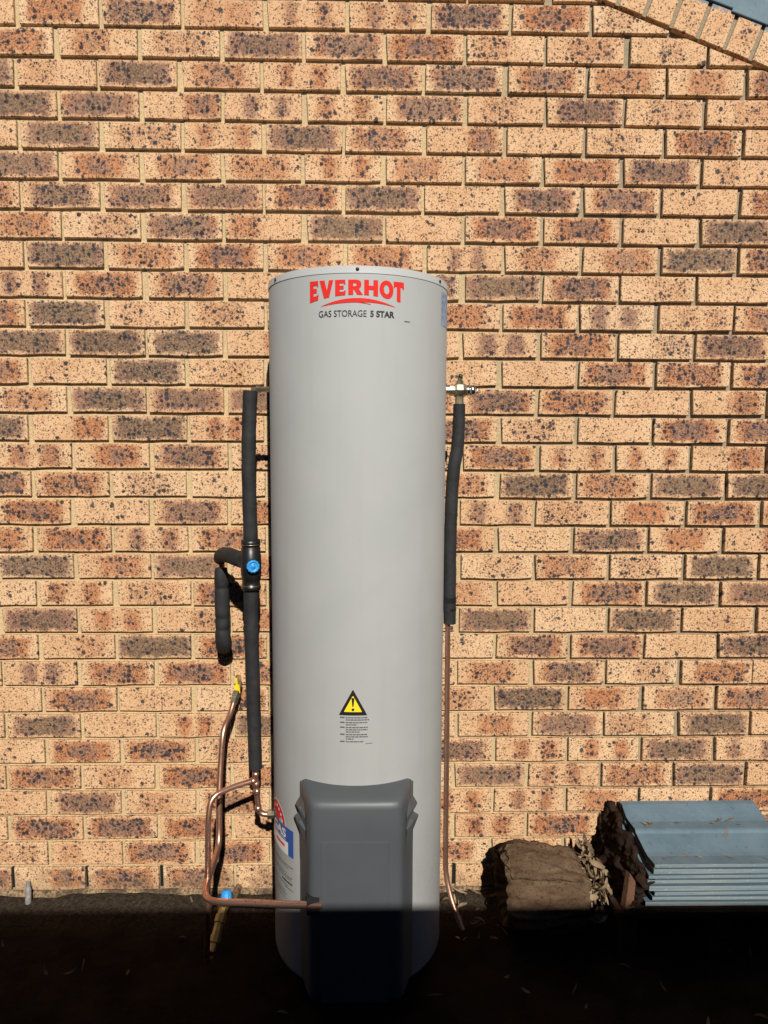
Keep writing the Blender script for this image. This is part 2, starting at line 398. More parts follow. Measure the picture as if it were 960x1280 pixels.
def brick_mesh_data(poly, yo=0.0):
    """front polygon (x,z) -> verts, faces: chamfered front, body going into the wall"""
    n = len(poly); cx = sum(p[0] for p in poly)/n; cz = sum(p[1] for p in poly)/n
    def ins(p, d): return (p[0]-math.copysign(min(d, abs(p[0]-cx)*.5), p[0]-cx), p[1]-math.copysign(min(d, abs(p[1]-cz)*.5), p[1]-cz))
    vs = [(ins(p, .0016)[0], yo, ins(p, .0016)[1]) for p in poly] + [(p[0], yo+.0018, p[1]) for p in poly] + [(p[0], yo+BDEP, p[1]) for p in poly]
    fs = [list(range(n))]
    for k in range(2):
        for i in range(n):
            i2 = (i+1) % n; fs.append([k*n+i, (k+1)*n+i, (k+1)*n+i2, k*n+i2])
    return vs, fs
def new_brick_mesh(name, poly, mat=None):
    vs, fs = brick_mesh_data(poly); me = bpy.data.meshes.new(name); me.from_pydata(vs, [], fs); me.update()
    me.materials.append(mat or BRICK); return me
rb = random.Random(5)
VARS = [brick_outline(rb) for _ in range(NB)]
VMESH = [new_brick_mesh('brick_face', v) for v in VARS]
def brick_look(c, rn):
    """-> lobe (c1, c2, half), tone (strength, hue, spots)"""
    j = lambda s: rn.uniform(-s, s)
    if c == 'p': return (j(.05), 0, .02), (rn.uniform(0, .18), .1, rn.choice([.0, .15, .3]))
    if c == 's': return (j(.05), j(.06), rn.uniform(.03, .05)), (rn.uniform(.2, .55), rn.uniform(0, .3), rn.uniform(.2, .9))
    if c == 'o': q = j(.02); return (q, q, rn.uniform(.055, .085)), (rn.uniform(.7, .95), rn.uniform(-.1, .25), rn.uniform(.4, .8))
    if c == 'b': q = j(.008); return (q, q, rn.uniform(.085, .10)), (rn.uniform(.85, 1), rn.uniform(.05, .6), rn.uniform(.75, 1.1))
    if c == 'd': q = j(.005); return (q, q, rn.uniform(.095, .112)), (rn.uniform(.9, 1), rn.uniform(.5, 1.0), rn.uniform(.25, .85))
    if c == 't': return (-.045+j(.015), .045+j(.015), rn.uniform(.020, .030)), (rn.uniform(.8, 1), rn.uniform(0, .7), rn.uniform(.4, .8))
    if c == 'l': return (.055+j(.01), .055, rn.uniform(.04, .055)), (rn.uniform(.8, 1), rn.uniform(0, .5), rn.uniform(.6, .9))
    return (-.055+j(.01), -.055, rn.uniform(.04, .055)), (rn.uniform(.7, 1), rn.uniform(-.1, .3), rn.uniform(.5, .8))
def clip_under(poly, x, z):
    """keep what lies under the raking course (poly local to x,z)"""
    out = []; f = lambda p: RK(x+p[0])-.010-(z+p[1])
    for i in range(len(poly)):
        a, b = poly[i], poly[(i+1) % len(poly)]; fa, fb = f(a), f(b)
        if fa >= 0: out.append(a)
        if (fa >= 0) != (fb >= 0):
            t = fa/(fa-fb); out.append((a[0]+(b[0]-a[0])*t, a[1]+(b[1]-a[1])*t))
    return out
cand = []
for row in range(-13, 32):
    for i in range(-4, 15):
        k = i if row % 2 == 0 else i+.5
        x = k*.24-1.272+BWID/2 + ROWDX.get(row, rb.uniform(-.003, .003)*(1 if row >= 0 else 3)) + rb.uniform(-.0018, .0018)
        z = 2.694-.086*row+BHGT/2 + rb.uniform(-.0008, .0008)
        if x+BWID/2 > XR or x-BWID/2 < XL: continue
        pat = ROWS.get(row, ''); c = pat[i] if 0 <= i < len(pat) else rb.choice('ppsssoobbbddtlr')
        v = rb.randrange(NB); poly = clip_under(VARS[v], x, z); whole = len(poly) == len(VARS[v]) and all(abs(p[0]-q[0])+abs(p[1]-q[1]) < 1e-7 for p, q in zip(poly, VARS[v]))
        if len(poly) < 3: continue
        ar = abs(sum(poly[m][0]*poly[(m+1) % len(poly)][1]-poly[(m+1) % len(poly)][0]*poly[m][1] for m in range(len(poly))))/2
        if ar < .0006: continue
        # how much of it the photograph shows
        vis = 0
        for a in range(12):
            for b in range(4):
                qx, qy = to_px((x+(a/11-.5)*BWID, 0, z+(b/3-.5)*BHGT))
                if 0 < qx < 960 and 0 < qy < 1280 and not (340 < qx < 552 and qy > 350): vis += 1
        cand.append((vis*ar, row, i, x, z, c, v, poly, whole, rb.random()))
order = sorted(range(len(cand)), key=lambda q: -cand[q][0])
single = set(q for q in order[:297] if cand[q][0] > 0)
stuff_v, stuff_f, a_l, a_t, a_s, a_c = [], [], [], [], [], []
lr = random.Random(77)
for q, (vis, row, i, x, z, c, v, poly, whole, sd) in enumerate(cand):
    lobe, tone = brick_look(c, lr); yo = lr.uniform(-.0012, .0012)
    if q in single:
        me = VMESH[v] if whole else new_brick_mesh('cut_brick_face', poly)
        o = bpy.data.objects.new('brick', me); COL.objects.link(o); o.parent = wall
        o.location = (x, yo, z); o.rotation_euler = (0, lr.uniform(-.004, .004), 0)
        o['lobe'] = [float(t) for t in lobe]; o['tone'] = [float(t) for t in tone]; o['seed'] = float(sd)
    else:
        vs, fs = brick_mesh_data(poly); b = len(stuff_v)
        stuff_v += [(p[0]+x, p[1]+yo, p[2]+z) for p in vs]; stuff_f += [[e+b for e in f] for f in fs]
        a_c += vs; a_l += [lobe]*len(vs); a_t += [tone]*len(vs); a_s += [sd]*len(vs)
me = bpy.data.meshes.new('brick_field'); me.from_pydata(stuff_v, [], stuff_f); me.update(); me.materials.append(BRICK_M)
for nm, dat in (('lcl', a_c), ('lobe', a_l), ('tone', a_t)):
    at = me.attributes.new(nm, 'FLOAT_VECTOR', 'POINT'); at.data.foreach_set('vector', [t for d in dat for t in d])
at = me.attributes.new('seed', 'FLOAT', 'POINT'); at.data.foreach_set('value', a_s)
fo = link('brick_field', me, wall); tag(fo, kind='stuff')

# weep joints in the lowest course, their dark depth painted as black slips
for k in (.5, 1.5, 2.5, 6.5, 8.5):
    xw = k*.24-1.272-.006
    MB().box((xw-.0045, .0060, .034), (xw+.0045, .0115, .104)).build('weep_hole', INK, wall)
# stained mortar bed and footing under the lowest course
def footing():
    vs = []; fs = []; nx = 190; prof = [(.006, .031), (-.002, .028), (-.006, .015), (-.009, -.004), (-.012, -.05)]
    for i in range(nx+1):
        x = XL+(XR-XL)*i/nx
        for y, z in prof:
            vs.append((x, y+.006*fbm((x, z, 3), 9, 4)+.003*fbm((x, z, 9), 60, 2), z+(.005*fbm((x, 5, z), 14, 3) if z > -.04 else 0)-.004))
    for i in range(nx):
        for j in range(4): a = i*5+j; fs.append([a, a+1, a+6, a+5])
    MB().add(vs, fs, True).build('footing', FOOT, house)
footing()

# raking course of bricks on end under the roof verge
ang = math.atan(-.364); ca, sa = math.cos(ang), math.sin(ang)
along = Vector((ca, 0, sa)); perp = Vector((-sa, 0, ca))
rake0 = Vector((.68, 0, RK(.68)))
def mat_rake():
    m = BRICK.copy(); m.name = 'raking_brick'; t = m.node_tree; b = t.nodes['Principled BSDF']
    lk = b.inputs['Base Color'].links[0].from_socket
    tc = t.nodes.new('ShaderNodeTexCoord'); sp = t.nodes.new('ShaderNodeSeparateXYZ'); t.links.new(tc.outputs['Object'], sp.inputs[0])
    nz = t.nodes.new('ShaderNodeTexNoise'); nz.inputs['Scale'].default_value = 45; nz.inputs['Detail'].default_value = 4
    oi = t.nodes.new('ShaderNodeObjectInfo'); va = t.nodes.new('ShaderNodeVectorMath'); t.links.new(tc.outputs['Object'], va.inputs[0]); t.links.new(oi.outputs['Location'], va.inputs[1]); t.links.new(va.outputs[0], nz.inputs['Vector'])
    ad = t.nodes.new('ShaderNodeMath'); ad.operation = 'MULTIPLY_ADD'; t.links.new(nz.outputs['Fac'], ad.inputs[0]); ad.inputs[1].default_value = .05; t.links.new(sp.outputs[2], ad.inputs[2])
    mr = t.nodes.new('ShaderNodeMapRange'); mr.interpolation_type = 'SMOOTHSTEP'; t.links.new(ad.outputs[0], mr.inputs[0])
    mr.inputs[1].default_value = .062; mr.inputs[2].default_value = .074; mr.inputs[4].default_value = .85
    mx = t.nodes.new('ShaderNodeMix'); mx.data_type = 'RGBA'; t.links.new(mr.outputs[0], mx.inputs[0]); t.links.new(lk, mx.inputs[6]); mx.inputs[7].default_value = (.15, .22, .29, 1)
    t.links.new(mx.outputs[2], b.inputs['Base Color']); return m
RAKEB = mat_rake()
mb = MB()
Mr = Matrix((along, Vector((0, 1, 0)), perp)).transposed().to_4x4(); Mr.translation = rake0
mb.box((-2.75, .002, .003), (1.15, .12, .112), Mr)
verge = mb.build('verge_bed', MORTAR, house)
vm = []
for _ in range(4):
    w2, h2 = .0375, .0555; j = lambda s: rb.uniform(-s, s)
    vm.append(new_brick_mesh('raking_brick_face', [(-w2+j(.001), -h2+j(.002)), (0, -h2+j(.002)), (w2+j(.001), -h2+j(.002)), (w2+j(.001), h2), (0, h2), (-w2+j(.001), h2)], RAKEB))
for n in range(-31, 13):
    c = rake0 + along*(.005+.086*n) + perp*.0555
    o = bpy.data.objects.new('raking_brick', vm[n % 4]); COL.objects.link(o); o.parent = verge
    o.location = (c.x, -.007+lr.uniform(-.002, .002), c.z); o.rotation_euler = (0, -ang+lr.uniform(-.02, .02), 0)
    lobe, tone = brick_look(lr.choice('pps'), lr); o['lobe'] = [0.0, 0.0, .02]; o['tone'] = [.25*lr.random(), .1, .25]; o['seed'] = lr.random()
# roof: slab behind, overlapping painted tiles along the verge
mb = MB(); mb.box((-2.75, .03, .114), (1.2, 3.0, .150), Mr); roof = mb.build('roof', TILE, house)
for n in range(-9, 4):
    mb = MB(); a0 = n*.31+.06; m2 = Mr @ Matrix.Translation((a0, 0, .115)) @ Matrix.Rotation(rad(-1.6), 4, 'Y')
    prof = [(-.012, -.014), (-.014, .055), (-.006, .075), (.02, .082), (.30, .06), (.30, .045), (.03, .05), (.012, -.014)]
    vs = [m2 @ Vector((x, y, z)) for x in (0, .335) for y, z in prof]; N = len(prof)
    fs = [[i, (i+1) % N, (i+1) % N+N, i+N] for i in range(N)] + [list(range(N))[::-1], list(range(N, 2*N))]
    mb.add(vs, fs, False).build('roof_tile', TILE, roof, bevel=.003)

# ------------------------------------------------------------------ boundary fence whose top edge shades the ground (behind the camera)
FY = -2.75; FT = CAM.z + (CAM.y-FY)*.70 - .003
fence = empty('boundary_fence', 'dark steel sheet boundary fence along the side path', 'fence', (0, FY, 0))
for i in range(-4, 4):
    mb = MB(); x0 = i*2.4; vs = []; fs = []
    n = 48
    for k in range(n+1):
        x = x0+.03+2.34*k/n; y = FY+(.018 if (k//2) % 2 else -.018)
        vs += [(x, y, .02), (x, y, FT-.03)]
    for k in range(n): fs.append([2*k, 2*k+2, 2*k+3, 2*k+1])
    mb.add(vs, fs, False).build('panel', FENCE, fence)
    MB().box((x0-.028, FY-.03, -.1), (x0+.028, FY+.03, FT-.002)).build('post', FENCE, fence)
    MB().box((x0+.03, FY-.026, FT-.04), (x0+2.37, FY+.026, FT)).build('top_rail', FENCE, fence)
    MB().box((x0+.03, FY-.026, .01), (x0+2.37, FY+.026, .07)).build('bottom_rail', FENCE, fence)

# ------------------------------------------------------------------ water heater
TX, TY, TR = -.0305, -.262, .2372
TZ0, TZ1 = .065, 1.899
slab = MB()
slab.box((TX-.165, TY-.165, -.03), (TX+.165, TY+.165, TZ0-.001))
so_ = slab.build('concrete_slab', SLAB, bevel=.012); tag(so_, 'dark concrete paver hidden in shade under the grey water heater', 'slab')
heater = empty('water_heater', 'tall grey cylindrical gas storage water heater with dark grey burner cover', 'water heater', (TX, TY, TZ0))
mb = MB(); mb.lathe([(TR-.012, .0), (TR-.002, .003), (TR, .012), (TR, TZ1-TZ0-.016), (TR-.001, TZ1-TZ0-.0145)], (TX, TY, TZ0), seg=128)
mb.build('tank_jacket', TANK, heater)
mb = MB(); mb.lathe([(TR-.0005, -.0016), (TR+.0009, -.0012), (TR+.0012, -.0002), (TR+.0009, .0008), (TR+.0005, .0012), (TR+.0005, .0158), (TR-.0005, .0165), (TR-.06, .0180), (.0, .019)], (TX, TY, TZ1-.0165), seg=160)
lid = mb.build('lid', LIDM, heater)
mb = MB()
for k in range(6):
    a = rad(.4 + 60*k); r = TR+.0004; d = Vector((math.sin(a), -math.cos(a), 0))
    MB().lathe([(.0042, -.001), (.0042, .0012), (.0030, .0026), (.0, .0030)], Vector((TX, TY, TZ1-.0085))+d*r, d, 12).build('screw', INK, lid)

def wrap(pts2, off=.0007):
    """(arc metres from tank front, z) -> point on the jacket"""
    out = []
    for u, z in pts2:
        a = u/TR; out.append((TX+math.sin(a)*(TR+off), TY-math.cos(a)*(TR+off), z))
    return out
def patch(name, mat, u0, u1, z0, z1, off, parent, nu=12, rot=0):
    vs = []; fs = []
    for i in range(nu+1):
        u = u0+(u1-u0)*i/nu; vs += [(u, z0), (u, z1)]
    for i in range(nu): fs.append([2*i, 2*i+2, 2*i+3, 2*i+1])
    return MB().add(wrap(vs, off), fs, True).build(name, mat, parent)
def curve_mesh(splines):
    """filled 2-D outline(s) -> (verts, faces)"""
    cu = bpy.data.curves.new('tmp', 'CURVE'); cu.dimensions = '2D'; cu.fill_mode = 'BOTH'
    for sp in splines:
        q = cu.splines.new('POLY'); q.points.add(len(sp)-1); q.use_cyclic_u = True
        for pt, (x, y) in zip(q.points, sp): pt.co = (x, y, 0, 1)
    return _eval(cu)
def _eval(cu):
    o = bpy.data.objects.new('tmp', cu); COL.objects.link(o); dg = bpy.context.evaluated_depsgraph_get()
    me = bpy.data.meshes.new_from_object(o.evaluated_get(dg)); vs = [(v.co.x, v.co.y) for v in me.vertices]; fs = [list(p.vertices) for p in me.polygons]
    bpy.data.objects.remove(o); bpy.data.meshes.remove(me); return vs, fs
def text_mesh(txt, bold=0.0):
    cu = bpy.data.curves.new('tmp', 'FONT'); cu.body = txt; cu.size = 1.0; cu.offset = bold; cu.fill_mode = 'FRONT' if hasattr(cu, 'fill_mode') else 'FRONT'
    return _eval(cu)
def fit(vf, u0, u1, z0, z1):
    vs, fs = vf; xa = min(v[0] for v in vs); xb = max(v[0] for v in vs); ya = min(v[1] for v in vs); yb = max(v[1] for v in vs)
    return [(u0+(v[0]-xa)/(xb-xa)*(u1-u0), z0+(v[1]-ya)/(yb-ya)*(z1-z0)) for v in vs], fs
def UX(px): return TR*math.asin(((-.143+(px-386)*.001884)-TX)/TR)     # offset read across the front of the tank -> arc length
# brand label
def arcpts(cx, cy, rx, ry, n=28): return [(cx+rx*math.cos(2*math.pi*i/n), cy+ry*math.sin(2*math.pi*i/n)) for i in range(n)]
Ee = [[(0, 0), (.92, 0), (.98, .30), (.84, .30), (.80, .24), (.42, .24), (.42, .39), (.78, .39), (.78, .62), (.42, .62), (.42, .77), (.78, .77), (.82, .70), (.94, .70), (.92, 1), (0, 1)]]
Vv = [[(0, 1), (.36, 1), (.53, .42), (.68, 1), (1, 1), (.70, 0), (.32, 0)]]
Rr = [[(0, 0), (.34, 0), (.34, .34), (.40, .34), (.62, 0), (1.0, 0), (.72, .40), (.84, .50), (.90, .68), (.86, .86), (.74, .96), (.58, 1), (0, 1)], [(.34, .56), (.34, .78), (.50, .78), (.56, .72), (.56, .62), (.50, .56)]]
Hh = [[(0, 0), (.34, 0), (.34, .37), (.66, .37), (.66, 0), (1, 0), (1, 1), (.66, 1), (.66, .63), (.34, .63), (.34, 1), (0, 1)]]
Oo = [arcpts(.5, .5, .5, .52), arcpts(.5, .5, .19, .27)[::-1]]
Tt = [[(.30, 0), (.66, 0), (.66, .74), (.84, .74), (.88, .66), (1, .66), (.98, 1), (0, 1), (0, .66), (.10, .66), (.14, .74), (.30, .74)]]
zt = 1.8665; uc = UX(446); uw = UX(506)-uc
hgt = lambda u: .0345+.0155*min(1, abs((u-uc)/uw))**2
mb = MB()
for g, a, b in ((Ee, 386.5, 398.2), (Vv, 399.2, 416.6), (Ee, 418.8, 432.6), (Rr, 435.2, 453.4), (Hh, 455, 472.3), (Oo, 474, 491.6), (Tt, 491.9, 505.2)):
    dens = []
    for sp in g:                                    # subdivide long edges so the arch reads
        q = []
        for i in range(len(sp)):
            (x0, y0), (x1, y1) = sp[i], sp[(i+1) % len(sp)]
            for t in range(3): q.append((x0+(x1-x0)*t/3, y0+(y1-y0)*t/3))
        dens.append(q)
    vs, fs = curve_mesh(dens); ua, ub = UX(a), UX(b); out = []
    for x, y in vs:
        u = ua+(ub-ua)*x; out.append((u, zt-hgt(u)*(1-y)))
    mb.add(wrap(out, .0011), fs, False)
lab = mb.build('brand_lettering', RED, heater)
def strip(u0, u1, ztop, zbot, n=30):
    vs = []; fs = []
    for i in range(n+1):
        t = i/n; u = u0+(u1-u0)*t; vs += [(u, zbot(t)), (u, ztop(t))]
    return vs, [[2*i, 2*i+2, 2*i+3, 2*i+1] for i in range(n)]
mb = MB(); b0, b1 = 1.8065, 1.8235
a_ = lambda pk: (lambda t: b0+(pk-b0)*(1-(2*t-1)**2))
vs, fs = strip(UX(400), UX(495), a_(1.8245), lambda t: b0+(1.8145-b0)*(1-(2*t-1)**2)*(1 if t < .5 else 1)+.0038*max(0, t-.45)*(1-t)*4); mb.add(wrap(vs, .0011), fs)
vs, fs = strip(UX(441), UX(463), lambda t: 1.8165-.0030*t-.0022*t*t, lambda t: 1.8150-.0022*t-.0027*t*t); mb.add(wrap(vs, .0011), fs)
mb.build('swoosh', RED, lab)
vs, fs = fit(text_mesh('GAS STORAGE', .004), UX(398), UX(458), 1.7815, 1.7965); MB().add(wrap(vs, .0011), fs, False).build('lettering', INK, lab)
vs, fs = fit(text_mesh('5 STAR', .035), UX(462.5), UX(493), 1.7815, 1.7965); MB().add(wrap(vs, .0011), fs, False).build('lettering', INK, lab)
patch('fine_print', GREYINK, UX(506), UX(513), 1.7755, 1.7772, .0011, lab, 3)
# warning label
def tri(name, mat, k, off, par, cx=-.0085, z0=.812, hw=.0325, hh=.061, nz=10, nu=8):
    c = z0+hh*.36; za, zb = c+(z0-c)*k, c+(z0+hh-c)*k; vs = []; fs = []
    for a in range(nz+1):
        t = a/nz; w_ = hw*k*(1-t)*(.985 if a == 0 else 1)+.0012
        for b in range(nu+1): vs.append((cx+(b/nu*2-1)*w_, za+(zb-za)*t))
    for a in range(nz):
        for b in range(nu): q = a*(nu+1)+b; fs.append([q, q+1, q+nu+2, q+nu+1])
    return MB().add(wrap(vs, off), fs, True).build(name, mat, par)
wl = tri('warning_sign', INK, 1.06, .0010, heater); tri('triangle', YELINK, .66, .0014, wl)
cx = -.0085; mb = MB()
mb.add(wrap([(cx-.0036, .8555), (cx-.0016, .8335), (cx+.0016, .8335), (cx+.0036, .8555)], .0018), [[0, 1, 2, 3]], False)
mb.add(wrap([(cx+.0036*math.cos(t*.5236), .8255+.0036*math.sin(t*.5236)) for t in range(12)], .0018), [list(range(12))], False)
mb.build('exclamation_mark', INK, wl)
mb = MB(); rw = random.Random(3); zz = .8045
for first, L in ((1, .92), (0, 1.0), (1, .9), (0, .45), (1, .93), (0, .92), (0, .6), (1, .9), (0, .93), (0, .32), (1, .75)):
    if first:
        zz -= .0012
        mb.add(wrap([(UX(424.2), zz), (UX(430.2), zz), (UX(430.2), zz+.0032), (UX(424.2), zz+.0032)], .0010), [[0, 1, 2, 3]], False)
    u = UX(431.8); end = u+(UX(463)-u)*L
    while u < end:
        l = rw.uniform(.003, .009); e = min(end, u+l); mb.add(wrap([(u, zz), (e, zz), (e, zz+.0028), (u, zz+.0028)], .0010), [[0, 1, 2, 3]], False); u = e+.0014
    zz -= .0057
mb.add(wrap([(UX(458), .7365), (UX(467), .7375), (UX(467), .7390), (UX(458), .7380)], .001), [[0, 1, 2, 3]], False)
mb.build('small_print', GREYINK, wl)
# energy label wrapped round the left side
dg = lambda a: rad(a)*TR
el = patch('energy_label', BLUEINK, dg(-88), dg(-44.5), .392, .468, .0005, heater, 16)
patch('white_field', WHITE, dg(-88), dg(-50), .392, .428, .0010, el, 12)
patch('red_line', RED, dg(-68), dg(-54), .410, .4165, .0014, el, 6)
cxu = dg(-66)
fan = lambda r, off: MB().add(wrap([(cxu, .468)]+[(cxu+r*math.cos(math.pi*i/24), .468+r*.95*math.sin(math.pi*i/24)) for i in range(25)], off), [[0, i+1, i+2] for i in range(24)], False)
fan(.056, .0006).build('white_dome', WHITE, el); fan(.051, .0010).build('red_dome', RED, el)
mb = MB()
for i in range(7):
    a = math.pi*(i+.5)/7; p = (cxu+.036*math.cos(a), .468+.036*math.sin(a))
    mb.add(wrap([(p[0]-.004, p[1]-.004), (p[0]+.004, p[1]-.004), (p[0]+.004, p[1]+.004), (p[0]-.004, p[1]+.004)], .0014), [[0, 1, 2, 3]], False)
mb.build('white_stars', WHITE, el)
vs, fs = fit(text_mesh('GAS', .03), dg(-73), dg(-52.5), .4365, .4605); MB().add(wrap(vs, .0012), fs, False).build('lettering', WHITE, el)
patch('white_line', WHITE, dg(-68), dg(-53), .4310, .4326, .0010, el, 6)
mb = MB(); rw = random.Random(8)
for zc, a, b, h in ((.362, -72, -45, .0022), (.356, -70, -50, .0016), (.339, -72, -52, .0016), (.332, -70, -46, .0022), (.326, -64, -47, .0018), (.314, -58, -46, .0050), (.305, -72, -50, .0018), (.299, -54, -45, .0020), (.284, -72, -54, .0020), (.276, -66, -52, .0024), (.266, -70, -52, .0014)):
    u = dg(a)
    while u < dg(b):
        e = min(dg(b), u+rw.uniform(.006, .016)); mb.add(wrap([(u, zc), (e, zc), (e, zc+h), (u, zc+h)], .0010), [[0, 1, 2, 3]], False); u = e+.002
mb.build('side_print', INK, heater)
rl = patch('rating_label', PALEBLUE, dg(64), dg(96), 1.785, 1.868, .0006, heater, 12)
mb = MB()
for z0 in (1.795, 1.806, 1.818, 1.83, 1.843, 1.855): mb.add(wrap([(dg(66), z0), (dg(90), z0), (dg(90), z0+.004), (dg(66), z0+.004)], .0012), [[0, 1, 2, 3]], False)
mb.build('pale_print', WHITE, rl)

# burner access cover
CZ1, CZ0 = .617, .086
plan = [(-.147, -.440), (-.146, -.455), (-.140, -.478), (-.131, -.506), (-.122, -.532), (-.1165, -.546), (-.110, -.5545), (-.101, -.5585), (-.085, -.5605), (-.04, -.5625)]
plan = plan + [(0, -.563)] + [(-x, y) for x, y in plan[::-1]]
def ontank(x): return TY-math.sqrt(max(TR*TR-x*x, 0))
def cover_mesh():
    mb = MB(); rows = []
    def row(f): rows.append([f(x, y) for x, y in plan])
    cr = lambda x: -.016*max(0, (abs(x)-.128)/.019)**2
    row(lambda x, y: (TX+x*1.0, ontank(x)+.004, CZ1+.0115+cr(x))); row(lambda x, y: (TX+x, ontank(x)-.002, CZ1+.0105+cr(x)))
    for t, z in ((.35, .0085), (.7, .004), (.88, -.002), (.97, -.010), (1.0, -.022)):
        row(lambda x, y: (TX+x*(1-.0*(1-t)), ontank(x)+(y-ontank(x))*t if y < ontank(x) else y, CZ1+z+cr(x)*(1-t)))
    for z in (.54, .45, .35, .25, .16, .105): row(lambda x, y: (TX+x*(1+.02*(.6-z)), y, z))
    row(lambda x, y: (TX+x*1.01, y+.004, .092)); row(lambda x, y: (TX+x, ontank(x) if y < ontank(x) else y, CZ0))
    n = len(plan); vs = [p for r in rows for p in r]
    fs = [[j*n+i, (j+1)*n+i, (j+1)*n+i+1, j*n+i+1] for j in range(len(rows)-1) for i in range(n-1)]
    return mb.add(vs, fs, True).build('burner_cover', COVER, heater)
cov = cover_mesh()
# lift-off panel in its front
mb = MB(); vs = []; fs = []; xs = [-.0855, -.0845, -.083, -.04, 0, .04, .079, .0805, .0815]; zs = [.092, .095, .3, .512, .5155, .517]
fy = lambda x: -.5630+.0024*(abs(x)/.086)**2
for j, z in enumerate(zs):
    for i, x in enumerate(xs):
        e = i in (0, len(xs)-1) or j in (0, len(zs)-1); vs.append((TX+x, fy(x)+(.0015 if e else -.0022), z+.0028*math.cos(x*14)-.0022))
n = len(xs); fs = [[j*n+i, j*n+i+1, (j+1)*n+i+1, (j+1)*n+i] for j in range(len(zs)-1) for i in range(n-1)]
MB().add(vs, fs, False).build('lift_off_panel', COVER, cov)
# moulded air scoops on both sides
for s in (-1, 1):
    mb = MB()
    for prof in ([(.588, .000), (.568, .0130), (.564, .0130), (.537, .0000)], [(.543, .002), (.536, .0165), (.531, .0165), (.492, .0030), (.420, .0022), (.418, -.002)]):
        vs = []; fs = []
        for z, o in prof:
            for t in (.12, .5, .80):
                bx = .146+(.1175-.146)*t; by = -.455+(-.545+.455)*t
                k = 1.0 if t < .3 else (.8 if t < .7 else .15)
                nx, ny = .952, -.305
                vs.append((TX+s*(bx+nx*o*k+.0006), by+ny*o*k, z-(.010 if t > .6 else 0)))
        m = len(prof)
        for i in range(m-1):
            for q in range(2): a = i*3+q; fs.append([a, a+1, a+4, a+3] if s < 0 else [a, a+3, a+4, a+1])
        mb.add(vs, fs, False)
    mb.build('air_scoop', COVER, cov)
# pipe entry notch, its recess shade painted as a flush dark box
mb = MB(); mb.box((TX-.121, -.5600, .325), (TX-.0855, -.540, .372)); mb.build('pipe_notch', COVERD, cov)

# ------------------------------------------------------------------ left hand hot water pipe with tempering valve
hot = empty('hot_water_pipe', 'black foam lagged hot water pipe with black tempering valve left of tank', 'pipe', (-.325, -.27, .43))
mb = MB(); top = [(-.3205, -.27, 1.624), (-.325, -.27, 1.54), (-.3275, -.27, 1.44), (-.327, -.27, 1.32), (-.3245, -.27, 1.215)]
sp = smooth_path(top, 8); mb.tube(sp, .0195, 18, rr=[.0195+.0004*math.sin(i*1.1) for i in range(len(sp))]); mb.build('upper_lagging', FOAM, hot)
mb = MB(); sp = smooth_path([(-.3255, -.27, 1.085), (-.3265, -.27, .97), (-.3245, -.27, .82), (-.3225, -.27, .70), (-.3205, -.27, .566)], 8)
mb.tube(sp, .0205, 18, rr=[.0208-.0022*i/len(sp)+.0004*math.sin(i*.9) for i in range(len(sp))]); mb.build('lower_lagging', FOAM, hot)
# outlet nipple on the tank
mb = MB(); mb.lathe([(.0055, 0), (.0055, .012), (.010, .013), (.010, .026), (.0075, .027), (.0075, .048)], (-.318, -.27, 1.628), (1, 0, 0), 6, False)
mb.build('brass_nipple', BRASS, hot)
# tempering valve
v0 = Vector((-.325, -.272, 1.080)); val = MB()
val.lathe([(.018, 0), (.0255, .001), (.0262, .008), (.0262, .012), (.0245, .013), (.0245, .030), (.0262, .031), (.0262, .040), (.0280, .044), (.0280, .098), (.0262, .101), (.0262, .118), (.0246, .119), (.0246, .123), (.0262, .124), (.0262, .140), (.0180, .1415)], v0, (0, 0, 1), 28)
vb = val.build('tempering_valve', BLACKP, hot)
for h in (.0125, .1265): MB().lathe([(.0262, h), (.0268, h+.0004), (.0268, h+.0014), (.0262, h+.0018)], v0, (0, 0, 1), 28).build('band', BRASS, vb)
kd = Vector((.30, -1, .02)).normalized()
mb = MB(); mb.lathe([(.0185, 0), (.0185, .012), (.0170, .013)], v0+Vector((.006, -.018, .072)), kd, 24); mb.build('valve_boss', BLACKP, vb)
mb = MB(); pr = []
k0 = v0+Vector((.006, -.018, .072))+kd*.012
mb.lathe([(.0150, 0), (.0168, .002), (.0168, .012), (.0155, .0145), (.0128, .0145), (.0120, .0120), (.0060, .0120), (.0055, .0150), (.0, .0152)], k0, kd, 24)
uu = kd.orthogonal().normalized(); ww = kd.cross(uu)
for k in range(12):
    a = 2*math.pi*k/12; p = k0+(uu*math.cos(a)+ww*math.sin(a))*.0168
    mb.lathe([(.0012, .001), (.0012, .0125)], p, kd, 6)
for a in (-.006, 0, .006): mb.lathe([(.0022, .0145), (.0016, .0160), (0, .0162)], k0+uu*a+ww*a*.5, kd, 8)
mb.build('blue_knob', BLUEP, vb)
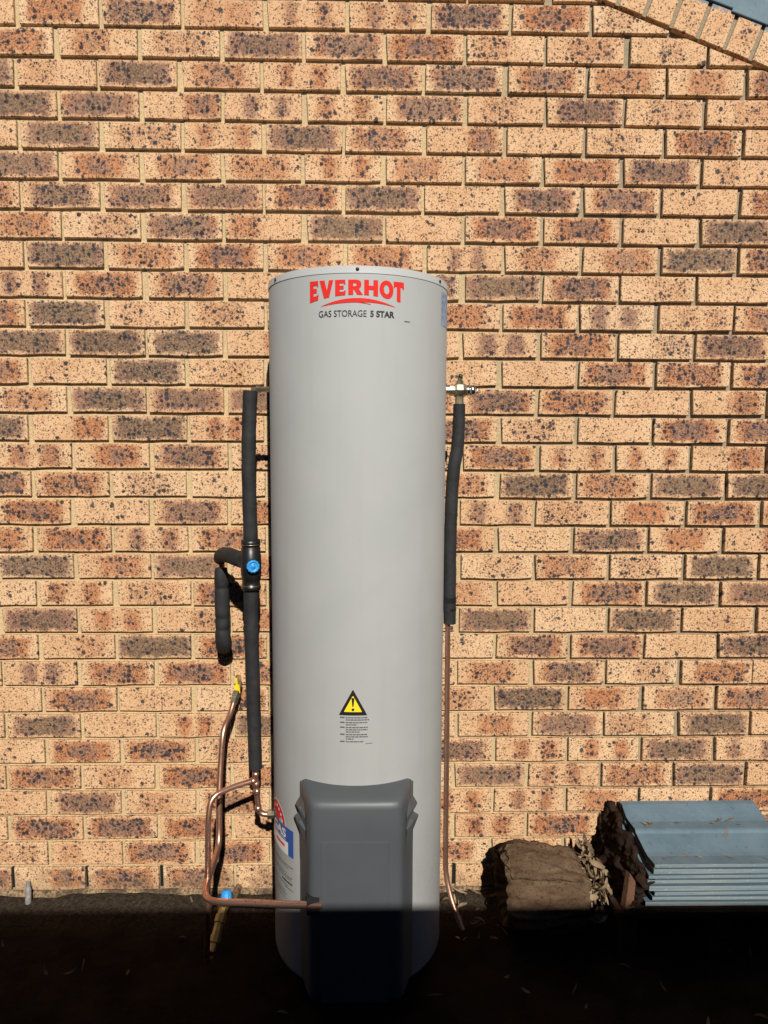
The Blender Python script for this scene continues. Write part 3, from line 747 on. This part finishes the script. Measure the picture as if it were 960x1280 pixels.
# lagged branch that drops and turns into the wall
br = MB(); sp = smooth_path([(-.345, -.262, 1.160), (-.372, -.235, 1.163), (-.402, -.185, 1.163), (-.430, -.138, 1.155), (-.444, -.118, 1.140)], 7)
n = len(sp); br.tube(sp, .021, 18, rr=[.0225 if i < n-8 else .0225-.006*((i-(n-8))/8)**2 for i in range(n)]); br.build('branch_lagging', FOAM, hot)
mb = MB(); mb.tube([(-.4385, -.112, 1.150), (-.439, -.112, 1.06)], .009, 12); mb.build('branch_copper', COPPER, hot)
mb = MB(); zz = [(1.113, .0165), (1.108, .0185), (1.090, .0205), (1.068, .0215), (1.056, .0200), (1.053, .0182), (1.050, .0208), (1.02, .0218), (.985, .0216), (.966, .0212), (.963, .0188), (.959, .0205), (.945, .0215), (.930, .0210), (.927, .0190), (.923, .0218), (.908, .0232)]
mb.tube([(-.4405+.006*(1.11-z), -.112, z) for z, r in zz]+[(-.4378, -.110, .893), (-.4385, -.103, .878), (-.442, -.085, .866), (-.451, -.045, .854), (-.461, .006, .842)], .02, 18, rr=[r for z, r in zz]+[.0240, .0244, .0236, .0222, .0215])
mb.build('drop_lagging', FOAM, hot)
# copper tail, tee and tank elbow
mb = MB(); mb.tube(fillet([(-.3205, -.27, .572), (-.319, -.27, .52), (-.3125, -.27, .429), (-.262, -.27, .429)], .022), .0078, 14); mb.build('copper_tail', COPPER, hot)
mb = MB()
for z, x in ((.548, -.320), (.520, -.319), (.498, -.3175), (.447, -.3145)): mb.lathe([(.0078, -.008), (.0098, -.0075), (.0098, .0075), (.0078, .008)], (x, -.27, z), (.04, 0, 1), 16)
mb.lathe([(.0078, 0), (.0098, .0005), (.0098, .016), (.0078, .0165)], (-.3185, -.271, .531), (-1, -.35, -.02), 16)
mb.build('tee', COPPER, hot)
mb = MB(); mb.lathe([(.0105, 0), (.0135, .001), (.0135, .014), (.011, .015), (.011, .020), (.0150, .021), (.0150, .028)], (-.288, -.27, .429), (1, 0, 0), 6, False); mb.build('tank_union', BRASS, hot)

# ------------------------------------------------------------------ cold feed copper pipe with its stop valve
coldp = empty('cold_water_pipe', 'bare copper cold feed pipe looping left from the tee down to the ground', 'pipe', (-.443, -.37, .0))
mb = MB(); mb.tube(fillet([(-.330, -.274, .530), (-.372, -.297, .5275), (-.432, -.335, .518), (-.438, -.352, .46), (-.4405, -.368, .16), (-.4445, -.372, .055), (-.440, -.335, .040)], .05, 8), .0078, 14)
mb.build('copper_pipe', COPPER, coldp)
sv = empty('stop_valve', 'tilted brass stop valve with blue handle at the foot of wall', 'valve', (-.43, -.28, .0))
A, B = Vector((-.4245, -.225, .128)), Vector((-.4425, -.332, .048)); ax = (B-A)
mb = MB(); mb.lathe([(.009, -.012), (.0150, -.011), (.0165, .0), (.0165, .012), (.0130, .014), (.0130, .03), (.0172, .031), (.0172, .052), (.0140, .054), (.0140, .085), (.0160, .086), (.0160, .104), (.0115, .106), (.0115, .128)], A, ax, 8, False)
mb.build('valve_body', GOLDBRASS, sv)
mb = MB(); mb.tube(smooth_path([A, (-.426, -.17, .098), (-.428, -.10, .055), (-.424, .010, .030)], 5), .0115, 12); mb.build('supply_pipe', FOOT, sv)
mb = MB(); mb.lathe([(.006, -.004), (.0165, -.002), (.0175, .006), (.0150, .020), (.010, .026), (.0, .027)], (-.423, -.205, .128), (0, .25, 1), 10, False); mb.build('blue_handle', BLUEP, sv)

# ------------------------------------------------------------------ gas pipe
gas = empty('gas_pipe', 'bare copper gas pipe from yellow wall tap across the front into the heater cover', 'pipe', (-.44, -.2, .0))
gp = [(-.4165, -.073, .688), (-.425, -.100, .655), (-.4365, -.140, .617), (-.441, -.170, .52), (-.4405, -.200, .425), (-.437, -.232, .320), (-.4385, -.320, .296), (-.436, -.405, .292), (-.412, -.462, .302), (-.365, -.494, .317), (-.30, -.512, .327), (-.231, -.530, .3355), (-.17, -.546, .344), (-.112, -.5605, .3520)]
mb = MB(); mb.tube(smooth_path(gp, 7), .0088, 16); mb.build('copper_pipe', COPPER, gas)
gd = Vector((.0085, .027, .033)).normalized()
mb = MB(); mb.lathe([(.0088, -.006), (.0122, -.005), (.0122, .010), (.0105, .011), (.0105, .015), (.0135, .016), (.0135, .032), (.0108, .034), (.0100, .048)], Vector(gp[0]), gd, 6, False); mb.build('flare_nut', BRASS, gas)
mb = MB(); q0 = Vector(gp[0])+gd*.044; mb.lathe([(.0095, 0), (.0115, .004), (.0115, .018), (.008, .022)], q0, Vector((0, .6, .8)), 8, False); mb.tube([q0+Vector((0, .01, .01)), (-.417, .004, .742)], .009, 10); mb.build('tap_body', BRASS, gas)
mb = MB(); mm = Matrix.Translation(q0+Vector((-.001, -.010, .001))) @ Matrix.Rotation(rad(-4), 4, 'Y'); mb.box((-.0085, -.006, -.014), (.0085, .006, .012), mm); mb.box((-.0035, -.005, .012), (.0035, .004, .034), mm); mb.build('yellow_lever', YELLOW, gas, bevel=.0015)

# ------------------------------------------------------------------ relief valve and drain on the right
rel = empty('relief_drain_pipe', 'brass relief valve with black lagged drain pipe right of the tank', 'pipe', (.225, -.265, .0))
mb = MB(); mb.lathe([(.0110, 0), (.0110, .009), (.0150, .010), (.0150, .020), (.0128, .021), (.0128, .023), (.0180, .024), (.0196, .030), (.0196, .045), (.0165, .054), (.0140, .055)], (.2075, -.262, 1.629), (1, 0, 0), 8, False)
rv = mb.build('valve_body', BRASS, rel)
mb = MB(); mb.lathe([(.0125, 0), (.0145, .001), (.0145, .007), (.0125, .008), (.0125, .010), (.0145, .011), (.0145, .022), (.0115, .024), (.0, .0245)], (.2625, -.262, 1.629), (1, 0, 0), 16); mb.build('end_cap', STEEL, rv)
mb = MB(); mb.lathe([(.0095, 0), (.0095, .012), (.0060, .015), (.0060, .020)], (.2455, -.262, 1.642), (0, 0, 1), 8, False); mb.build('valve_stem', BRASS, rv)
mb = MB(); mb.lathe([(.0048, 0), (.0058, .002), (.0058, .011), (.003, .013)], (.2465, -.262, 1.660), (.1, 0, 1), 8); mb.build('stem_cap', BLACKP, rv)
mb = MB(); mb.tube(smooth_path([(.284, -.264, 1.632), (.293, -.267, 1.630), (.2955, -.268, 1.612), (.288, -.268, 1.598), (.276, -.266, 1.592)], 5), .0016, 6); mb.build('easing_wire', STEEL, rv)
mb = MB(); mb.lathe([(.0130, 0), (.0118, .012), (.0118, .034), (.0125, .038)], (.2445, -.262, 1.622), (0, 0, -1), 10, False); mb.build('outlet_tail', BRASS, rv)
mb = MB(); sp = smooth_path([(.2445, -.262, 1.592), (.2440, -.263, 1.535), (.2405, -.266, 1.475), (.2320, -.269, 1.42), (.2265, -.27, 1.34), (.2240, -.27, 1.20), (.2245, -.27, 1.08), (.2255, -.27, .985)], 8)
mb.tube(sp, .0165, 18, rr=[.0163+.0014*min(1, i/16)+.0003*math.sin(i) for i in range(len(sp))]); mb.build('drain_lagging', FOAM, rel)
mb = MB(); mb.tube([(.2255, -.27, 1.06), (.2255, -.27, 1.045)], .0183, 18); mb.tube([(.2258, -.27, 1.030), (.2258, -.27, 1.022)], .0180, 18); mb.build('tape_band', BLACKP, rel)
mb = MB(); mb.tube(fillet([(.2205, -.27, .995), (.2222, -.27, .62), (.2232, -.27, .250), (.236, -.295, .190), (.266, -.338, .120)], .09, 8), .0076, 12); mb.build('copper_drain', COPPER, rel)

# ------------------------------------------------------------------ log
def log_obj():
    lg = empty('log', 'short weathered grey brown log with peeling bark lying against the wall', 'log', (.51, -.20, 0))
    cx0, cx1 = .408, .655; NX, NA = 60, 120; vs = []; fs = []
    def surf(t, a, extra=0.0):
        x = cx0+(cx1-cx0)*t; R = (.134-.014*t)*(1-.20*abs(2*t-1.0)**5)
        d = Vector((0, math.cos(a), math.sin(a)))
        r = R*(1+.10*fbm((t*1.4, d.y*1.3, d.z*1.3+2), 1.5, 3)) + .009*fbm((t*3, d.y*8, d.z*8), 1, 4) + .0022*fbm((t*30, d.y*40, d.z*40), 1, 2)
        if math.sin(a) > .35: r -= .010*math.exp(-((a-1.95-.25*(t-.5))/.10)**2)*min(1, t*2)       # long split
        for ck, cw, cdp in ((2.62, .035, .007), (3.0, .03, .005), (3.25, .03, .004), (2.3, .03, .004)): r -= cdp*math.exp(-((a-ck-.10*math.sin(t*5+ck*9))/cw)**2)*max(0, math.sin(t*3.1+ck*3))
        r += extra
        return Vector((x, -.156+d.y*r*.98, .128-.008*t+d.z*r*(.96-.06*t)))
    for i in range(NX+1):
        t = i/NX
        for k in range(NA):
            a = 2*math.pi*k/NA; p = surf(t, a); jag = fbm((math.cos(a)*3, math.sin(a)*3, i > 20), 1.6, 3)
            if i < 3: p.x += jag*.010*(1-i/3)
            if i > NX-4: p.x += jag*.014*((i-NX+4)/4)
            vs.append(p)
    for i in range(NX):
        for k in range(NA): k2 = (k+1) % NA; fs.append([i*NA+k, i*NA+k2, (i+1)*NA+k2, (i+1)*NA+k])
    MB().add(vs, fs, True).build('trunk', LOGW, lg)
    for i, sgn in ((0, 1), (NX, -1)):                # hollowed rotten ends
        ring = vs[i*NA:(i+1)*NA]; c = sum(ring, Vector())/NA; pv = []; pf = []
        for m, (sc, dp) in enumerate(((1, 0), (.86, .006), (.6, .030), (.3, .045))):
            for p in ring: pv.append(c+(p-c)*sc+Vector((sgn*(dp+.012*fbm(p*14+Vector((m, 0, 0)), 1, 3)*(m > 0)), 0, 0)))
        for m in range(3):
            for k in range(NA): k2 = (k+1) % NA; pf.append([m*NA+k, m*NA+k2, (m+1)*NA+k2, (m+1)*NA+k][::sgn])
        pf.append([3*NA+k for k in range(NA)]); MB().add(pv, pf, True).build('end_grain', LOGEND, lg)
    def bark(t0, t1, a0, a1, lift, name, mat):
        n, m = 26, 26; vs = []; fs = []; rr = random.Random(int(t0*100)+int(a0*10))
        for layer in (lift, lift+.007):
            for i in range(n+1):
                for k in range(m+1):
                    u, w = i/n, k/m
                    t = t0+(t1-t0)*u; a = a0+(a1-a0)*w
                    edge = .05*fbm((u*3, w*3, 1.7), 2, 3)
                    lf = layer+.012*max(0, abs(w-.5)*2-.6)*2+.006*fbm((t*6, a*3, 4), 1, 3)
                    p = surf(min(1, max(0, t+edge*(1 if u in (0, 1) else .6))), a+edge, lf); p.x -= .012*max(0, .15-u)*6*abs(fbm((w*4, 3, 1), 2, 2)); vs.append(p)
        S = (n+1)*(m+1)
        for i in range(n):
            for k in range(m):
                a = i*(m+1)+k; fs += [[a, a+1, a+m+2, a+m+1], [S+a, S+a+m+1, S+a+m+2, S+a+1]]
        for i in range(n):
            for k in (0, m): a = i*(m+1)+k; fs.append([a, a+m+1, S+a+m+1, S+a])
        for k in range(m):
            for i in (0, n): a = i*(m+1)+k; fs.append([a, a+1, S+a+1, S+a])
        MB().add(vs, fs, True).build(name, mat, lg)
    bark(.06, .93, 1.40, 2.38, -.003, 'bark', LOGW)           # top plate
    
    return lg
log_obj()

# ------------------------------------------------------------------ stack of blue roof tiles
tprof = [(-.012, .326), (-.030, .325), (-.082, .3085), (-.100, .3045), (-.145, .3065), (-.152, .3045), (-.160, .2990), (-.232, .2835), (-.250, .2815), (-.298, .2860)]
rt = random.Random(21)
tshape = []
for k in range(8):
    thick = rt.uniform(.0095, .0152); x0 = .815-.0008*k+rt.uniform(-.012, .010); x1 = 1.255+rt.uniform(-.012, .012); dz = -.0168*k; dy = rt.uniform(-.0025, .0025)*(k > 0) + .002*(k > 0); tl = rt.uniform(-.010, .010)*(k > 0)
    if k == 0: x0, x1 = .821, 1.256
    vs = []; N = len(tprof); m = 9
    for i in range(m+1):
        t = i/m
        for y, z in tprof:
            ex = (.010*fbm((y*30, k*3.1, 0), 1, 3) if i == 0 else (.003*fbm((y*30, k*3.1, 5), 1, 2) if i == m else 0))
            vs.append((x0+(x1-x0)*t+ex, y+dy+.001*fbm((t*9, k, y*20), 1, 2), z+dz+tl*(t-.5)*.25))
    S = len(vs); vs += [(x, y+.001, z-thick) for x, y, z in vs]
    top = [[i*N+j, i*N+j+1, (i+1)*N+j+1, (i+1)*N+j] for i in range(m) for j in range(N-1)]
    edge = [[i*N+N-1, S+i*N+N-1, S+(i+1)*N+N-1, (i+1)*N+N-1] for i in range(m)]
    rest = [[S+i*N+j, S+(i+1)*N+j, S+(i+1)*N+j+1, S+i*N+j+1] for i in range(m) for j in range(N-1)] + [[i*N, (i+1)*N, S+(i+1)*N, S+i*N] for i in range(m)]
    rest += [[j, S+j, S+j+1, j+1] for j in range(N-1)] + [[m*N+j, m*N+j+1, S+m*N+j+1, S+m*N+j] for j in range(N-1)]
    mb = MB(); mb.add(vs, top+edge+rest, False)
    o = mb.build('roof_tile', TILE)
    o.data.materials.append(TEDGE); o.data.materials.append(TBODY)
    idx = [0]*len(top)+[1]*len(edge)+[2]*len(rest); o.data.polygons.foreach_set('material_index', idx)
    bm = bmesh.new(); bm.from_mesh(o.data)
    bmesh.ops.recalc_face_normals(bm, faces=bm.faces); bm.to_mesh(o.data); bm.free()
    # origin at the tile's own place
    c = Vector(((x0+x1)/2, -.155, .29+dz)); o.data.transform(Matrix.Translation(-c)); o.location = c
    nth = ['topmost', 'second', 'third', 'fourth', 'fifth', 'sixth', 'seventh', 'bottom'][k]
    tag(o, ('topmost blue painted roof tile, its dirty upper face showing, on the stack' if k == 0 else f'blue grey roof tile, {nth} from the top of the stack' if k < 7 else 'lowest blue grey roof tile of the stack, resting on the pallet'), 'roof tile', 'roof tiles stacked by the wall')

pal = empty('timber_pallet', 'dark weathered timber pallet under the stack of blue roof tiles', 'pallet', (1.04, -.16, 0))
for q, yb in enumerate((-.305, -.20, -.095)):
    MB().box((.715, yb-.004, .128), (1.30, yb+.082, .1475)).build('deck_board', PALLET, pal, bevel=.002)
for xb in (.735, 1.0, 1.245): MB().box((xb, -.300, .001), (xb+.045, -.015, .127)).build('bearer', PALLET, pal, bevel=.002)

# ragged bark slab leaning on the tile ends
def bark_slab():
    n, m = 40, 34; vs = []; fs = []
    for side in (0, 1):
        for i in range(n+1):
            for k in range(m+1):
                u, w = i/n, k/m
                y = -.012-.285*u+.010*fbm((u*5, w*5, 2), 1, 3); zt_ = (.338-.05*u-.03*max(0, fbm((u*6, 1, 0), 1, 4))-.10*max(0, u-.55)); z = .1485+(zt_-.1585)*w
                x = .800-.050*(1-w)*(1-.3*u)+.022*fbm((u*4, w*4, 0), 1, 4)+.014*fbm((u*11, w*9, 5), 1, 3) - (.014+.012*abs(fbm((u*7, w*6, 8), 1, 3)) if side == 0 else 0)
                if u > .8: x += .02*(u-.8)*5*w
                vs.append((x, y, z))
    S = (n+1)*(m+1)
    for i in range(n):
        for k in range(m): a = i*(m+1)+k; fs += [[a, a+m+1, a+m+2, a+1], [S+a, S+a+1, S+a+m+2, S+a+m+1]]
    for i in range(n):
        a = i*(m+1)+m; fs.append([a, a+m+1, S+a+m+1, S+a]); a = i*(m+1); fs.append([a, S+a, S+a+m+1, a+m+1])
    for k in range(m):
        a = k; fs.append([a, a+1, S+a+1, S+a]); a = n*(m+1)+k; fs.append([a, S+a, S+a+1, a+1])
    o = MB().add(vs, fs, True).build('bark_slab', BARK); tag(o, 'ragged dark brown slab of rotten bark against the left ends of the tiles', 'bark')
bark_slab()
mb = MB(); mm = Matrix.Translation((.752, -.285, .1480)) @ Matrix.Rotation(rad(6), 4, 'Y') @ Matrix.Rotation(rad(18), 4, 'Z')
vs = [mm @ Vector(v) for v in ((-.016, -.011, 0), (.014, -.012, 0), (.014, .012, 0), (-.016, .012, 0), (-.017, -.010, .112), (.006, -.012, .084), (.008, .012, .088), (-.015, .012, .110))]
mb.add(vs, [[0, 3, 2, 1], [4, 5, 6, 7], [0, 1, 5, 4], [1, 2, 6, 5], [2, 3, 7, 6], [3, 0, 4, 7]], False)
o = mb.build('wood_offcut', OFFC, bevel=.002); tag(o, 'small reddish brown timber offcut standing in front of the bark slab', 'timber')

# ------------------------------------------------------------------ small things
mb = MB(); mb.tube(smooth_path([(-1.106, -.004, .062), (-1.101, -.016, .040), (-1.096, -.030, .012), (-1.095, -.034, -.004)], 4), .009, 10, rr=[.007]*4+[.0095]*9)
o = mb.build('pipe_stub', STONE); tag(o, 'small grey pipe stub leaning at wall foot, far left', 'pipe stub')

def leaves():
    rl_ = random.Random(4); vs = []; fs = []; vals = []
    def leaf(p, L, wd, eul, curl, val):
        m = eul.to_matrix(); b = len(vs)
        for i in range(5):
            t = i/4; ww_ = wd*math.sin(math.pi*(.08+.86*t))**.8
            for s in (-1, 0, 1):
                v = Vector(((t-.5)*L, s*ww_*.5, curl*((t-.5)**2)*L*2+abs(s)*curl*wd*.5)); q = m @ v + p; q.z = max(q.z, .001); vs.append(q); vals.append(val)
        for i in range(4):
            for s in range(2): a = b+i*3+s; fs.append([a, a+1, a+4, a+3])
    from mathutils import Euler
    for _ in range(150):                              # heap between log and tiles
        t = rl_.random(); h = rl_.random()**.8
        x = rl_.gauss(.694, .022); y = rl_.uniform(-.25, -.03); top = max(.01, .215*(1-((x-.698)/.085)**2)*(.55+.45*min(1, (y+.42)/.25)))
        leaf(Vector((x, y, top*(.25+.75*h))), rl_.uniform(.025, .055), rl_.uniform(.008, .018), Euler((rl_.uniform(-1.2, 1.2), rl_.uniform(-1.2, 1.2), rl_.uniform(0, 6.3))), rl_.uniform(-.8, .8), rl_.uniform(.15, 1)**1.3)
    for _ in range(110):                              # scatter on the soil
        x = rl_.uniform(-1.4, 1.4); y = -rl_.random()**1.2*1.3-.03
        if math.hypot(x-TX, y-TY) < .26 and y > -.56: continue
        leaf(Vector((x, y, .012+rl_.random()*.008)), rl_.uniform(.015, .05), rl_.uniform(.004, .011), Euler((rl_.gauss(0, .35), rl_.gauss(0, .3), rl_.uniform(0, 6.3))), rl_.uniform(-.4, .7), rl_.random()**2*.6)
    for _ in range(16):                               # bits lying on the top tile
        x = rl_.uniform(.86, 1.22); y = rl_.choice([-.125, -.265, -.27, -.11])+rl_.uniform(-.012, .012); z = .309 if y > -.2 else .2865
        leaf(Vector((x, y, z)), rl_.uniform(.008, .030), rl_.uniform(.003, .008), Euler((rl_.gauss(0, .25), rl_.gauss(0, .2), rl_.uniform(-.6, .6))), rl_.uniform(0, .4), rl_.uniform(.1, .7))
    for _ in range(26):                               # by the drain outlet
        x = rl_.gauss(.33, .05); y = rl_.uniform(-.25, -.02)
        leaf(Vector((x, y, .015+.02*rl_.random())), rl_.uniform(.015, .045), rl_.uniform(.004, .010), Euler((rl_.gauss(0, .5), rl_.gauss(0, .5), rl_.uniform(0, 6.3))), rl_.uniform(-.4, .8), rl_.random())
    o = MB().add(vs, fs, True).build('dry_leaves', LEAF)
    at = o.data.attributes.new('leafv', 'FLOAT', 'POINT'); at.data.foreach_set('value', vals)
    tag(o, 'dry curled leaves heaped between log and tiles and scattered on soil', 'leaf litter', kind='stuff')
leaves()
